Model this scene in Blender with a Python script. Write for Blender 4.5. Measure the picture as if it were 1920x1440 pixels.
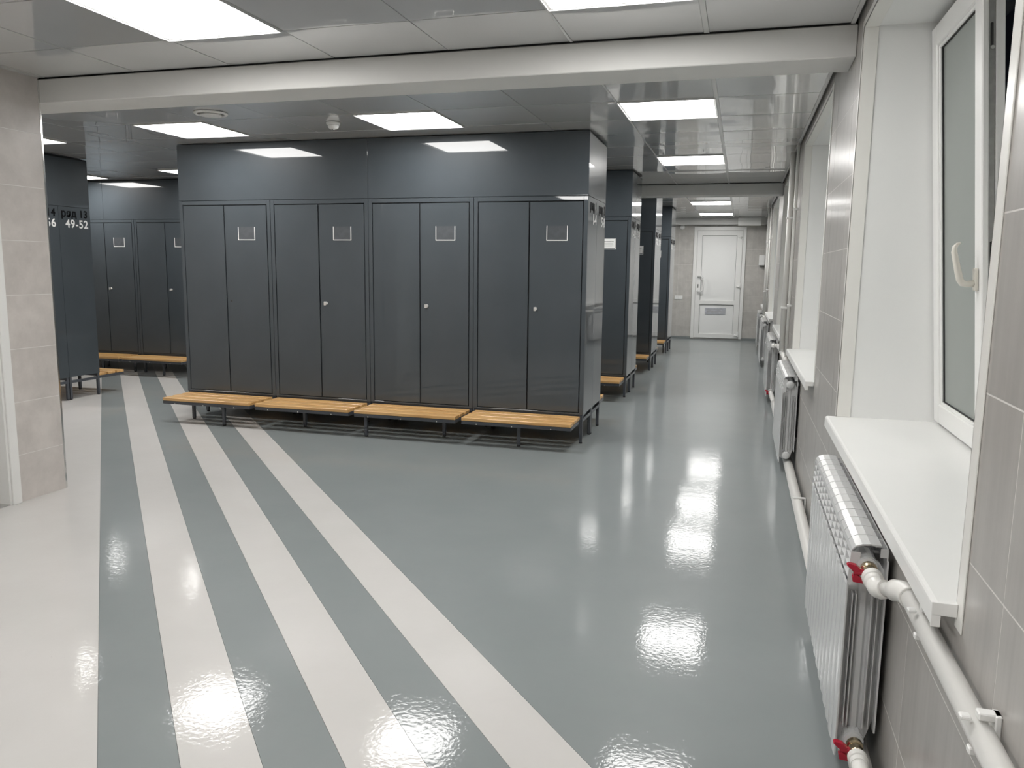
import bpy, bmesh, math, random
from mathutils import Vector, Matrix
random.seed(7)
scene = bpy.context.scene
for o in list(bpy.data.objects):
    bpy.data.objects.remove(o, do_unlink=True)
COL = scene.collection
PI = math.pi

# ------------------------------------------------------------------ camera, world, exposure
YAW, PIT, ROL = -0.2795, -0.1445, -0.0121
cam_d = bpy.data.cameras.new('camera')
cam = bpy.data.objects.new('camera', cam_d)
COL.objects.link(cam)
fwd = Vector((math.sin(YAW)*math.cos(PIT), math.cos(YAW)*math.cos(PIT), math.sin(PIT)))
right0 = Vector((math.cos(YAW), -math.sin(YAW), 0))
down0 = fwd.cross(right0)
rgt = right0*math.cos(ROL) + down0*math.sin(ROL)
dwn = down0*math.cos(ROL) - right0*math.sin(ROL)
m = Matrix.Identity(4)
for i in range(3):
    m[i][0] = rgt[i]; m[i][1] = -dwn[i]; m[i][2] = -fwd[i]
m[0][3], m[1][3], m[2][3] = 1.1278, -5.9386, 1.3404
cam.matrix_world = m
cam_d.sensor_width = 36.0
cam_d.lens = 1478.74*36.0/1920.0
cam_d.clip_start = 0.05
cam_d.clip_end = 100
scene.camera = cam

world = bpy.data.worlds.new('night')
scene.world = world
world.use_nodes = True
world.node_tree.nodes['Background'].inputs[0].default_value = (0.02, 0.022, 0.03, 1)
world.node_tree.nodes['Background'].inputs[1].default_value = 0.12

vs = scene.view_settings
vs.view_transform = 'Standard'
vs.look = 'None'
vs.gamma = 1.0
vs.exposure = 0.0
vs.use_curve_mapping = False
LAMP = 21.5          # radiance of the LED panels

# ------------------------------------------------------------------ dimensions
ZC = 2.367           # ceiling
XW = 1.5405          # window wall face
YF = 10.31           # far wall face
XL = -8.95           # far left wall
YN = -8.0            # wall behind the camera
XP = -2.73           # partition face
YP = -2.2265         # partition end / beam front
UW = 0.9034          # locker width
LD = 0.386           # locker depth
LH = 1.6625          # locker height
ZB = 0.2274          # locker underside
BEAM1 = (-2.226, -1.963)
BEAM2 = (3.90, 4.16)
ZBEAM = 2.235

# ------------------------------------------------------------------ materials
def new_mat(name):
    mt = bpy.data.materials.new(name)
    mt.use_nodes = True
    nt = mt.node_tree
    b = nt.nodes['Principled BSDF']
    return mt, nt, b

def nd(nt, kind, **kw):
    n = nt.nodes.new(kind)
    for k, v in kw.items():
        setattr(n, k, v)
    return n

def coords(nt, scale=(1, 1, 1), kind='Object'):
    tc = nd(nt, 'ShaderNodeTexCoord')
    mp = nd(nt, 'ShaderNodeMapping')
    mp.inputs['Scale'].default_value = scale
    nt.links.new(tc.outputs[kind], mp.inputs['Vector'])
    return mp.outputs['Vector']

def noise(nt, vec, scale, detail=4, rough=0.5):
    n = nd(nt, 'ShaderNodeTexNoise')
    n.inputs['Scale'].default_value = scale
    n.inputs['Detail'].default_value = detail
    n.inputs['Roughness'].default_value = rough
    nt.links.new(vec, n.inputs['Vector'])
    return n.outputs['Fac']

def ramp(nt, fac, stops):
    r = nd(nt, 'ShaderNodeValToRGB')
    el = r.color_ramp.elements
    while len(el) < len(stops):
        el.new(0.5)
    for e, (p, c) in zip(el, stops):
        e.position = p
        e.color = (*c, 1)
    nt.links.new(fac, r.inputs['Fac'])
    return r.outputs['Color']

def bump(nt, b, h, strength, dist=0.01):
    n = nd(nt, 'ShaderNodeBump')
    n.inputs['Strength'].default_value = strength
    n.inputs['Distance'].default_value = dist
    nt.links.new(h, n.inputs['Height'])
    nt.links.new(n.outputs['Normal'], b.inputs['Normal'])
    return n

def coat(b, w, r):
    b.inputs['Coat Weight'].default_value = w
    b.inputs['Coat Roughness'].default_value = r

def simple(name, col, rough=0.5, metal=0.0, var=0.06, scale=6.0, cw=0.0, cr=0.05, bmp=0.0, bscale=40):
    """plain paint, plastic or metal with a faint procedural unevenness of tone"""
    mt, nt, b = new_mat(name)
    v = coords(nt)
    f = noise(nt, v, scale)
    lo = tuple(max(0, c*(1-var)) for c in col)
    hi = tuple(min(1, c*(1+var)) for c in col)
    nt.links.new(ramp(nt, f, [(0.3, lo), (0.7, hi)]), b.inputs['Base Color'])
    b.inputs['Roughness'].default_value = rough
    b.inputs['Metallic'].default_value = metal
    if cw:
        coat(b, cw, cr)
    if bmp:
        bump(nt, b, noise(nt, v, bscale), bmp, 0.002)
    return mt

M = {}
def locker_paint(name, wav):
    mt, nt, b = new_mat(name)
    v = coords(nt)
    f = noise(nt, v, 3.0, 3)
    nt.links.new(ramp(nt, f, [(0.3, (0.057, 0.068, 0.077)), (0.7, (0.064, 0.075, 0.085))]), b.inputs['Base Color'])
    b.inputs['Roughness'].default_value = 0.36
    b.inputs['Specular IOR Level'].default_value = 0.17
    coat(b, 0.9, 0.022)
    bm = nd(nt, 'ShaderNodeBump')
    bm.inputs['Strength'].default_value = 0.25
    bm.inputs['Distance'].default_value = wav
    nt.links.new(noise(nt, v, 1.7, 1), bm.inputs['Height'])
    nt.links.new(bm.outputs['Normal'], b.inputs['Coat Normal'])
    nt.links.new(bm.outputs['Normal'], b.inputs['Normal'])
    return mt
M['locker'] = locker_paint('dark_grey_powder_coat', 0.003)
M['filler'] = locker_paint('dark_grey_sheet_metal', 0.006)
M['steel'] = simple('graphite_square_tube', (0.06, 0.066, 0.078), 0.35, 0, 0.06, 10, 0.3, 0.15)
M['foot'] = simple('black_plastic_foot', (0.012, 0.012, 0.013), 0.5)
M['recess'] = simple('dark_recess', (0.01, 0.011, 0.013), 0.6)
M['chrome'] = simple('chrome', (0.75, 0.74, 0.72), 0.14, 1.0, 0.03)
M['alu'] = simple('brushed_aluminium', (0.62, 0.62, 0.61), 0.3, 1.0, 0.04)
M['brass'] = simple('nickel_brass', (0.62, 0.52, 0.36), 0.22, 1.0, 0.08, 30)
M['lockmetal'] = simple('bright_lock_metal', (0.80, 0.79, 0.76), 0.25, 0.55, 0.03)
M['holder'] = simple('bright_holder_strip', (0.82, 0.82, 0.80), 0.35)
M['insert'] = simple('clear_plastic_insert', (0.085, 0.092, 0.10), 0.08, 0, 0.15, 14)
M['paper'] = simple('white_paper', (0.82, 0.82, 0.81), 0.7, 0, 0.02)
M['ink'] = simple('grey_print', (0.10, 0.10, 0.11), 0.7)
M['ink_light'] = simple('pale_print', (0.42, 0.42, 0.43), 0.7)
M['black_vinyl'] = simple('black_vinyl_letters', (0.004, 0.004, 0.005), 0.6)
M['black_vinyl'].node_tree.nodes['Principled BSDF'].inputs['Specular IOR Level'].default_value = 0.08
M['white_vinyl'] = simple('white_vinyl_letters', (0.85, 0.85, 0.84), 0.5, 0, 0.01)
M['white_paint'] = simple('white_plaster_paint', (0.76, 0.755, 0.735), 0.55, 0, 0.02, 4, 0, 0.05, 0.05, 60)
M['pvc'] = simple('white_pvc', (0.85, 0.85, 0.835), 0.28, 0, 0.012, 3)
M['pvc_panel'] = simple('white_pvc_panel', (0.87, 0.875, 0.865), 0.38, 0, 0.012, 2)
M['trim'] = simple('cream_corner_trim', (0.84, 0.83, 0.795), 0.3, 0, 0.012, 3)
M['pipe'] = simple('ivory_polypropylene_pipe', (0.82, 0.81, 0.78), 0.3, 0, 0.015, 6)
M['handle'] = simple('ivory_handle_plastic', (0.76, 0.73, 0.66), 0.32, 0, 0.02, 20)
M['radiator'] = simple('white_radiator_enamel', (0.66, 0.665, 0.667), 0.25, 0, 0.012, 4, 0.5, 0.05)
M['red'] = simple('red_valve_plastic', (0.42, 0.012, 0.035), 0.25, 0, 0.05, 40)
M['gap'] = simple('dark_plenum', (0.03, 0.03, 0.03), 0.8)
M['metal_grey'] = simple('zinc_hardware', (0.32, 0.32, 0.31), 0.4, 0.6, 0.1, 40)
M['gasket'] = simple('black_gasket', (0.03, 0.03, 0.03), 0.6)
M['blue_grey'] = simple('blue_grey_sign', (0.48, 0.49, 0.53), 0.45, 0, 0.15, 30)

# ceiling tile: glossy white sheet metal
mt, nt, b = new_mat('glossy_white_ceiling_panel')
v = coords(nt)
nt.links.new(ramp(nt, noise(nt, v, 2.0), [(0.3, (0.60, 0.605, 0.605)), (0.7, (0.62, 0.62, 0.62))]), b.inputs['Base Color'])
b.inputs['Roughness'].default_value = 0.25
coat(b, 1.0, 0.022)
b.inputs['Coat IOR'].default_value = 1.65
bm_ = nd(nt, 'ShaderNodeBump')
bm_.inputs['Strength'].default_value = 0.2
bm_.inputs['Distance'].default_value = 0.002
nt.links.new(noise(nt, v, 2.2, 1), bm_.inputs['Height'])
nt.links.new(bm_.outputs['Normal'], b.inputs['Coat Normal'])
M['ceil'] = mt
M['grid'] = simple('white_grid_bar', (0.66, 0.66, 0.65), 0.3, 0, 0.02, 5, 0.3, 0.1)

# wall tile: grey beige with fine vertical streaks
def tile_mat(name, base, streak, stripe_axis):
    mt, nt, b = new_mat(name)
    sc = {'y': (1, 26, 1.1), 'x': (22, 1, 1.1), 'c': (3, 3, 3)}[stripe_axis]
    v = coords(nt, sc)
    f1 = noise(nt, v, 1.0, 5, 0.6)
    v2 = coords(nt, (1, 1, 1))
    f2 = noise(nt, v2, 7.0, 6, 0.65)
    mx = nd(nt, 'ShaderNodeMath', operation='MULTIPLY_ADD')
    nt.links.new(f1, mx.inputs[0]); mx.inputs[1].default_value = streak
    mu = nd(nt, 'ShaderNodeMath', operation='MULTIPLY')
    nt.links.new(f2, mu.inputs[0]); mu.inputs[1].default_value = 1-streak
    nt.links.new(mu.outputs[0], mx.inputs[2])
    lo = tuple(c*0.88 for c in base); hi = tuple(c*1.10 for c in base)
    hs = nd(nt, 'ShaderNodeHueSaturation')
    oi = nd(nt, 'ShaderNodeObjectInfo')
    mr = nd(nt, 'ShaderNodeMapRange')
    nt.links.new(oi.outputs['Random'], mr.inputs['Value'])
    mr.inputs['To Min'].default_value = 0.955; mr.inputs['To Max'].default_value = 1.035
    nt.links.new(mr.outputs['Result'], hs.inputs['Value'])
    nt.links.new(ramp(nt, mx.outputs[0], [(0.36, lo), (0.64, hi)]), hs.inputs['Color'])
    nt.links.new(hs.outputs['Color'], b.inputs['Base Color'])
    b.inputs['Roughness'].default_value = 0.34
    b.inputs['Specular IOR Level'].default_value = 0.5
    coat(b, 0.25, 0.18)
    bump(nt, b, f1, 0.08, 0.0012)
    return mt
M['tile_y'] = tile_mat('grey_streaked_tile', (0.43, 0.413, 0.392), 0.6, 'y')
M['tile_x'] = tile_mat('grey_beige_tile', (0.52, 0.503, 0.475), 0.3, 'x')
M['tile_c'] = tile_mat('warm_grey_stone_tile', (0.56, 0.52, 0.49), 0.3, 'c')
M['grout'] = simple('light_grout', (0.70, 0.68, 0.655), 0.8, 0, 0.05, 20)

# floor coverings
def floor_mat(name, lo, hi, dirt):
    mt, nt, b = new_mat(name)
    v = coords(nt)
    f = noise(nt, v, 1.6, 6, 0.6)
    c1 = ramp(nt, f, [(0.3, lo), (0.7, hi)])
    sp = noise(nt, coords(nt, (1, 1, 1)), 60.0, 2, 0.5)
    mk = ramp(nt, sp, [(0.18, (1, 1, 1)), (0.23, (0, 0, 0))])
    mixn = nd(nt, 'ShaderNodeMix', data_type='RGBA')
    nt.links.new(mk, mixn.inputs['Factor'])
    nt.links.new(c1, mixn.inputs['A'])
    mixn.inputs['B'].default_value = (*dirt, 1)
    nt.links.new(mixn.outputs['Result'], b.inputs['Base Color'])
    b.inputs['Roughness'].default_value = 0.45
    b.inputs['Specular IOR Level'].default_value = 0.2
    rr = nd(nt, 'ShaderNodeMapRange')
    nt.links.new(noise(nt, v, 5.0, 5), rr.inputs['Value'])
    rr.inputs['To Min'].default_value = 0.04
    rr.inputs['To Max'].default_value = 0.085
    b.inputs['Coat Weight'].default_value = 0.5
    nt.links.new(rr.outputs['Result'], b.inputs['Coat Roughness'])
    add = nd(nt, 'ShaderNodeMath', operation='MULTIPLY_ADD')
    nt.links.new(noise(nt, coords(nt, (10, 10, 10)), 6.5, 2.0, 0.5), add.inputs[0])
    add.inputs[1].default_value = 0.55
    nt.links.new(noise(nt, coords(nt, (3, 3, 3)), 2.0, 3), add.inputs[2])
    bm = nd(nt, 'ShaderNodeBump')
    bm.inputs['Strength'].default_value = 0.25
    bm.inputs['Distance'].default_value = 0.0028
    nt.links.new(add.outputs[0], bm.inputs['Height'])
    nt.links.new(bm.outputs['Normal'], b.inputs['Coat Normal'])
    return mt
M['floor_grey'] = floor_mat('blue_grey_floor', (0.215, 0.237, 0.241), (0.238, 0.260, 0.263), (0.18, 0.195, 0.20))
M['floor_light'] = floor_mat('light_grey_floor', (0.55, 0.537, 0.518), (0.595, 0.58, 0.563), (0.42, 0.40, 0.38))
M['floor_base'] = simple('floor_screed', (0.10, 0.105, 0.11), 0.6)

# timber slats
mt, nt, b = new_mat('varnished_pine')
v = coords(nt, (1.2, 22, 22))
f = noise(nt, v, 1.6, 6, 0.65)
nt.links.new(ramp(nt, f, [(0.28, (0.46, 0.24, 0.075)), (0.5, (0.66, 0.39, 0.15)), (0.75, (0.76, 0.49, 0.22))]), b.inputs['Base Color'])
b.inputs['Roughness'].default_value = 0.4
coat(b, 0.35, 0.15)
bump(nt, b, f, 0.1, 0.001)
M['wood'] = mt

# frosted glass
mt, nt, b = new_mat('frosted_glass')
v = coords(nt)
nt.links.new(ramp(nt, noise(nt, v, 3.0), [(0.3, (0.33, 0.36, 0.34)), (0.7, (0.35, 0.38, 0.36))]), b.inputs['Base Color'])
b.inputs['Roughness'].default_value = 0.42
b.inputs['Transmission Weight'].default_value = 0.15
M['frost'] = mt

# LED diffuser
mt, nt, b = new_mat('led_diffuser')
b.inputs['Base Color'].default_value = (0.9, 0.9, 0.9, 1)
b.inputs['Emission Color'].default_value = (1.0, 0.985, 0.96, 1)
b.inputs['Emission Strength'].default_value = LAMP
M['led'] = mt

# ------------------------------------------------------------------ mesh helpers
def mesh_from_bm(name, bm, mat, smooth=False):
    me = bpy.data.meshes.new(name)
    bmesh.ops.recalc_face_normals(bm, faces=bm.faces)
    bm.to_mesh(me); bm.free()
    if mat: me.materials.append(M[mat])
    if smooth:
        for p in me.polygons: p.use_smooth = True
    return me

def add_box(bm, x0, x1, y0, y1, z0, z1, bev=0.0, seg=1):
    vs_ = [bm.verts.new(c) for c in ((x0,y0,z0),(x1,y0,z0),(x1,y1,z0),(x0,y1,z0),(x0,y0,z1),(x1,y0,z1),(x1,y1,z1),(x0,y1,z1))]
    fs = [bm.faces.new([vs_[i] for i in f]) for f in ((0,3,2,1),(4,5,6,7),(0,1,5,4),(1,2,6,5),(2,3,7,6),(3,0,4,7))]
    if bev:
        es = set(e for f in fs for e in f.edges)
        bmesh.ops.bevel(bm, geom=list(es), offset=bev, segments=seg, affect='EDGES', profile=0.5)

def boxes(name, lst, mat, bev=0.0, seg=1):
    bm = bmesh.new()
    for bxx in lst:
        add_box(bm, *bxx, bev=bev, seg=seg)
    return mesh_from_bm(name, bm, mat)

def add_prism(bm, poly, axis, a, b):
    """poly = list of 2-D points in the plane normal to axis, extruded from a to b"""
    def co(p, t):
        if axis == 'x': return (t, p[0], p[1])
        if axis == 'y': return (p[0], t, p[1])
        return (p[0], p[1], t)
    A = [bm.verts.new(co(p, a)) for p in poly]
    B = [bm.verts.new(co(p, b)) for p in poly]
    bm.faces.new(A); bm.faces.new(list(reversed(B)))
    n = len(poly)
    for i in range(n):
        bm.faces.new((A[i], B[i], B[(i+1) % n], A[(i+1) % n]))

def add_tube(bm, pts, r, n=14, cap=True, squash=1.0):
    P = [Vector(p) for p in pts]
    rad = r if isinstance(r, (list, tuple)) else [r]*len(P)
    rings = []
    t0 = (P[1]-P[0]).normalized()
    up = Vector((0, 0, 1)) if abs(t0.z) < 0.9 else Vector((1, 0, 0))
    u = t0.cross(up).normalized()
    for i, p in enumerate(P):
        if i == 0: t = (P[1]-P[0]).normalized()
        elif i == len(P)-1: t = (P[-1]-P[-2]).normalized()
        else:
            d = (P[i]-P[i-1]).normalized() + (P[i+1]-P[i]).normalized()
            t = d.normalized() if d.length > 1e-6 else (P[i+1]-P[i]).normalized()
        u = (u - t*u.dot(t)).normalized()
        w = t.cross(u)
        rings.append([bm.verts.new(p + (u*math.cos(2*PI*k/n)*squash + w*math.sin(2*PI*k/n))*rad[i]) for k in range(n)])
    for a, b_ in zip(rings, rings[1:]):
        for k in range(n):
            bm.faces.new((a[k], a[(k+1) % n], b_[(k+1) % n], b_[k]))
    if cap:
        bm.faces.new(list(reversed(rings[0]))); bm.faces.new(rings[-1])

def tube(name, pts, r, mat, n=14, squash=1.0):
    bm = bmesh.new(); add_tube(bm, pts, r, n, True, squash)
    me = mesh_from_bm(name, bm, mat, True)
    for p in me.polygons:
        if len(p.vertices) > 4: p.use_smooth = False
    return me

def lathe(name, prof, mat, axis='z', n=24, centre=(0, 0, 0)):
    """prof = list of (radius, height) pairs"""
    pts = []
    bm = bmesh.new(); rings = []
    for r, h in prof:
        ring = []
        for k in range(n):
            a = 2*PI*k/n
            c, s = r*math.cos(a), r*math.sin(a)
            q = {'z': (c, s, h), 'y': (c, h, s), 'x': (h, c, s)}[axis]
            ring.append(bm.verts.new(tuple(q[i]+centre[i] for i in range(3))))
        rings.append(ring)
    for a, b_ in zip(rings, rings[1:]):
        for k in range(n):
            bm.faces.new((a[k], a[(k+1) % n], b_[(k+1) % n], b_[k]))
    bm.faces.new(list(reversed(rings[0]))); bm.faces.new(rings[-1])
    me = mesh_from_bm(name, bm, mat, False)
    for p in me.polygons: p.use_smooth = len(p.vertices) == 4
    try: me.set_sharp_from_angle(angle=math.radians(40))
    except Exception: pass
    return me

def ob(name, me, parent=None, loc=(0, 0, 0), rz=0.0):
    o = bpy.data.objects.new(name, me)
    COL.objects.link(o)
    o.location = loc
    o.rotation_euler = (0, 0, rz)
    if parent is not None: o.parent = parent
    return o

def tag(o, label, cat, group=None):
    o['label'] = label; o['category'] = cat
    if group: o['group'] = group
    return o

def thing(name, label, cat, loc=(0, 0, 0), rz=0.0, group=None):
    return tag(ob(name, None, None, loc, rz), label, cat, group)

def struct(name, me=None, label=None, parent=None):
    o = ob(name, me, parent)
    o['kind'] = 'structure'
    if label: o['label'] = label
    return o

# ------------------------------------------------------------------ floor: covering laid in strips
SN = (0.7283, 0.6853)             # direction across the stripes
S0 = -3.337                       # first stripe edge
SWD = 0.1995
def clip_half(poly, n, d, keep_less):
    out = []
    for i in range(len(poly)):
        p, q = poly[i], poly[(i+1) % len(poly)]
        a = p[0]*n[0]+p[1]*n[1]-d; b_ = q[0]*n[0]+q[1]*n[1]-d
        if not keep_less: a, b_ = -a, -b_
        if a <= 0: out.append(p)
        if (a < 0 < b_) or (b_ < 0 < a):
            t = a/(a-b_); out.append((p[0]+(q[0]-p[0])*t, p[1]+(q[1]-p[1])*t))
    return out
room = [(XL, YN), (XW+0.01, YN), (XW+0.01, YF+0.01), (XL, YF+0.01)]
floor = struct('floor', boxes('floor', [(XL-0.2, XW+0.5, YN-0.2, YF+0.2, -0.12, -0.004)], 'floor_base'), 'glossy floor of blue grey and light grey covering laid in diagonal stripes')
def floor_piece(name, lo, hi, mat, label=None):
    pl = room
    if lo is not None: pl = clip_half(pl, SN, lo+0.0006, False)
    if hi is not None: pl = clip_half(pl, SN, hi-0.0006, True)
    bm = bmesh.new(); add_prism(bm, pl, 'z', -0.004, 0.0)
    o = ob(name, mesh_from_bm(name, bm, mat), floor)
    if label: o['label'] = label
floor_piece('floor_field', None, S0, 'floor_light', 'light grey floor covering on the left')
for k in range(6):
    floor_piece('floor_stripe', S0+k*SWD, S0+(k+1)*SWD, 'floor_grey' if k % 2 == 0 else 'floor_light', ('blue grey' if k % 2 == 0 else 'light grey')+' diagonal floor stripe')
floor_piece('floor_field', S0+6*SWD, None, 'floor_grey', 'blue grey floor covering along the corridor')

# ------------------------------------------------------------------ tiled wall helper
def split_tile(a0, a1, z0, z1, holes):
    """rectangles of a tile left after cutting the openings (a, b, zlo, zhi)"""
    ys = {a0, a1}; zs = {z0, z1}
    for (ha, hb, hz0, hz1) in holes:
        for t in (ha, hb):
            if a0 < t < a1: ys.add(t)
        for t in (hz0, hz1):
            if z0 < t < z1: zs.add(t)
    ys = sorted(ys); zs = sorted(zs); out = []
    for i in range(len(ys)-1):
        col = []
        for j in range(len(zs)-1):
            cy, cz = (ys[i]+ys[i+1])/2, (zs[j]+zs[j+1])/2
            if any(ha < cy < hb and hz0 < cz < hz1 for (ha, hb, hz0, hz1) in holes): continue
            if col and abs(col[-1][3]-zs[j]) < 1e-6: col[-1] = (ys[i], ys[i+1], col[-1][2], zs[j+1])
            else: col.append((ys[i], ys[i+1], zs[j], zs[j+1]))
        out += col
    return out

def tile_wall(parent, axis, face, sign, amin, amax, a_off, zjoints, holes, mat, width=0.6, g=0.0016):
    """tiles on the plane axis=face; sign = direction of the tile thickness behind the face"""
    k0 = math.floor((amin-a_off)/width)
    cuts = [a_off+width*k for k in range(k0, k0+int((amax-amin)/width)+3)]
    for c0, c1 in zip(cuts, cuts[1:]):
        a0, a1 = max(c0, amin), min(c1, amax)
        if a1-a0 < 0.02: continue
        for z0, z1 in zip(zjoints, zjoints[1:]):
            rs = split_tile(a0+g, a1-g, z0+g, z1-g, holes)
            if not rs: continue
            bm = bmesh.new()
            f0, f1 = sorted((face, face+sign*0.008))
            for (p, q, u, w) in rs:
                if q-p < 0.004 or w-u < 0.004: continue
                if axis == 'x': add_box(bm, f0, f1, p, q, u, w)
                else: add_box(bm, p, q, f0, f1, u, w)
            if not bm.verts: bm.free(); continue
            ob('wall_tile', mesh_from_bm('wall_tile', bm, mat), parent)

# ------------------------------------------------------------------ window wall
WINS = [(-4.40+3.06*i, -2.42+3.06*i) for i in range(5)]
SILL = 0.745
WTOP = 2.305
XO = 1.99
HOLES = [(a, b, SILL-0.03, WTOP) for a, b in WINS]
lst = [(XW+0.0003, XO, YN-0.2, YF+0.2, -0.12, SILL-0.03), (XW+0.0003, XO, YN-0.2, YF+0.2, WTOP, 2.7)]
prev = YN-0.2
for a, b_ in WINS:
    lst.append((XW+0.0003, XO, prev, a, SILL-0.03, WTOP)); prev = b_
lst.append((XW+0.0003, XO, prev, YF+0.2, SILL-0.03, WTOP))
wall_r = struct('wall_right', boxes('wall_right', lst, 'grout'), 'grey tiled window wall with white framed window recesses')
ZJ = [0.0] + [0.2325+0.3025*k for k in range(8)]
ZJ[-1] = ZC+0.03
tile_wall(wall_r, 'x', XW, 1, -6.42, YF, -4.62, ZJ, HOLES, 'tile_y')

def sill_mesh():
    # profile in x-z, extruded along y: flat board with a rounded drop nose
    xf = 1.4955; zt = SILL
    pr = [(1.93, zt), (xf+0.010, zt), (xf+0.004, zt-0.002), (xf+0.001, zt-0.006), (xf, zt-0.012), (xf-0.001, zt-0.042), (xf+0.013, zt-0.043), (xf+0.0135, zt-0.022), (1.93, zt-0.022)]
    bm = bmesh.new(); add_prism(bm, pr, 'y', -0.99, 0.985)
    return mesh_from_bm('sill', bm, 'pvc')
SILLM = sill_mesh()

def frame_rect(bm, x0, x1, ya, yb, za, zb, w, bev=0.003):
    add_box(bm, x0, x1, ya, ya+w, za, zb, bev)
    add_box(bm, x0, x1, yb-w, yb, za, zb, bev)
    add_box(bm, x0, x1, ya+w*0.98, yb-w*0.98, za, za+w, bev)
    add_box(bm, x0, x1, ya+w*0.98, yb-w*0.98, zb-w, zb, bev)

def add_rot(o, ang):
    o.rotation_euler = (0, ang, 0)

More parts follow.
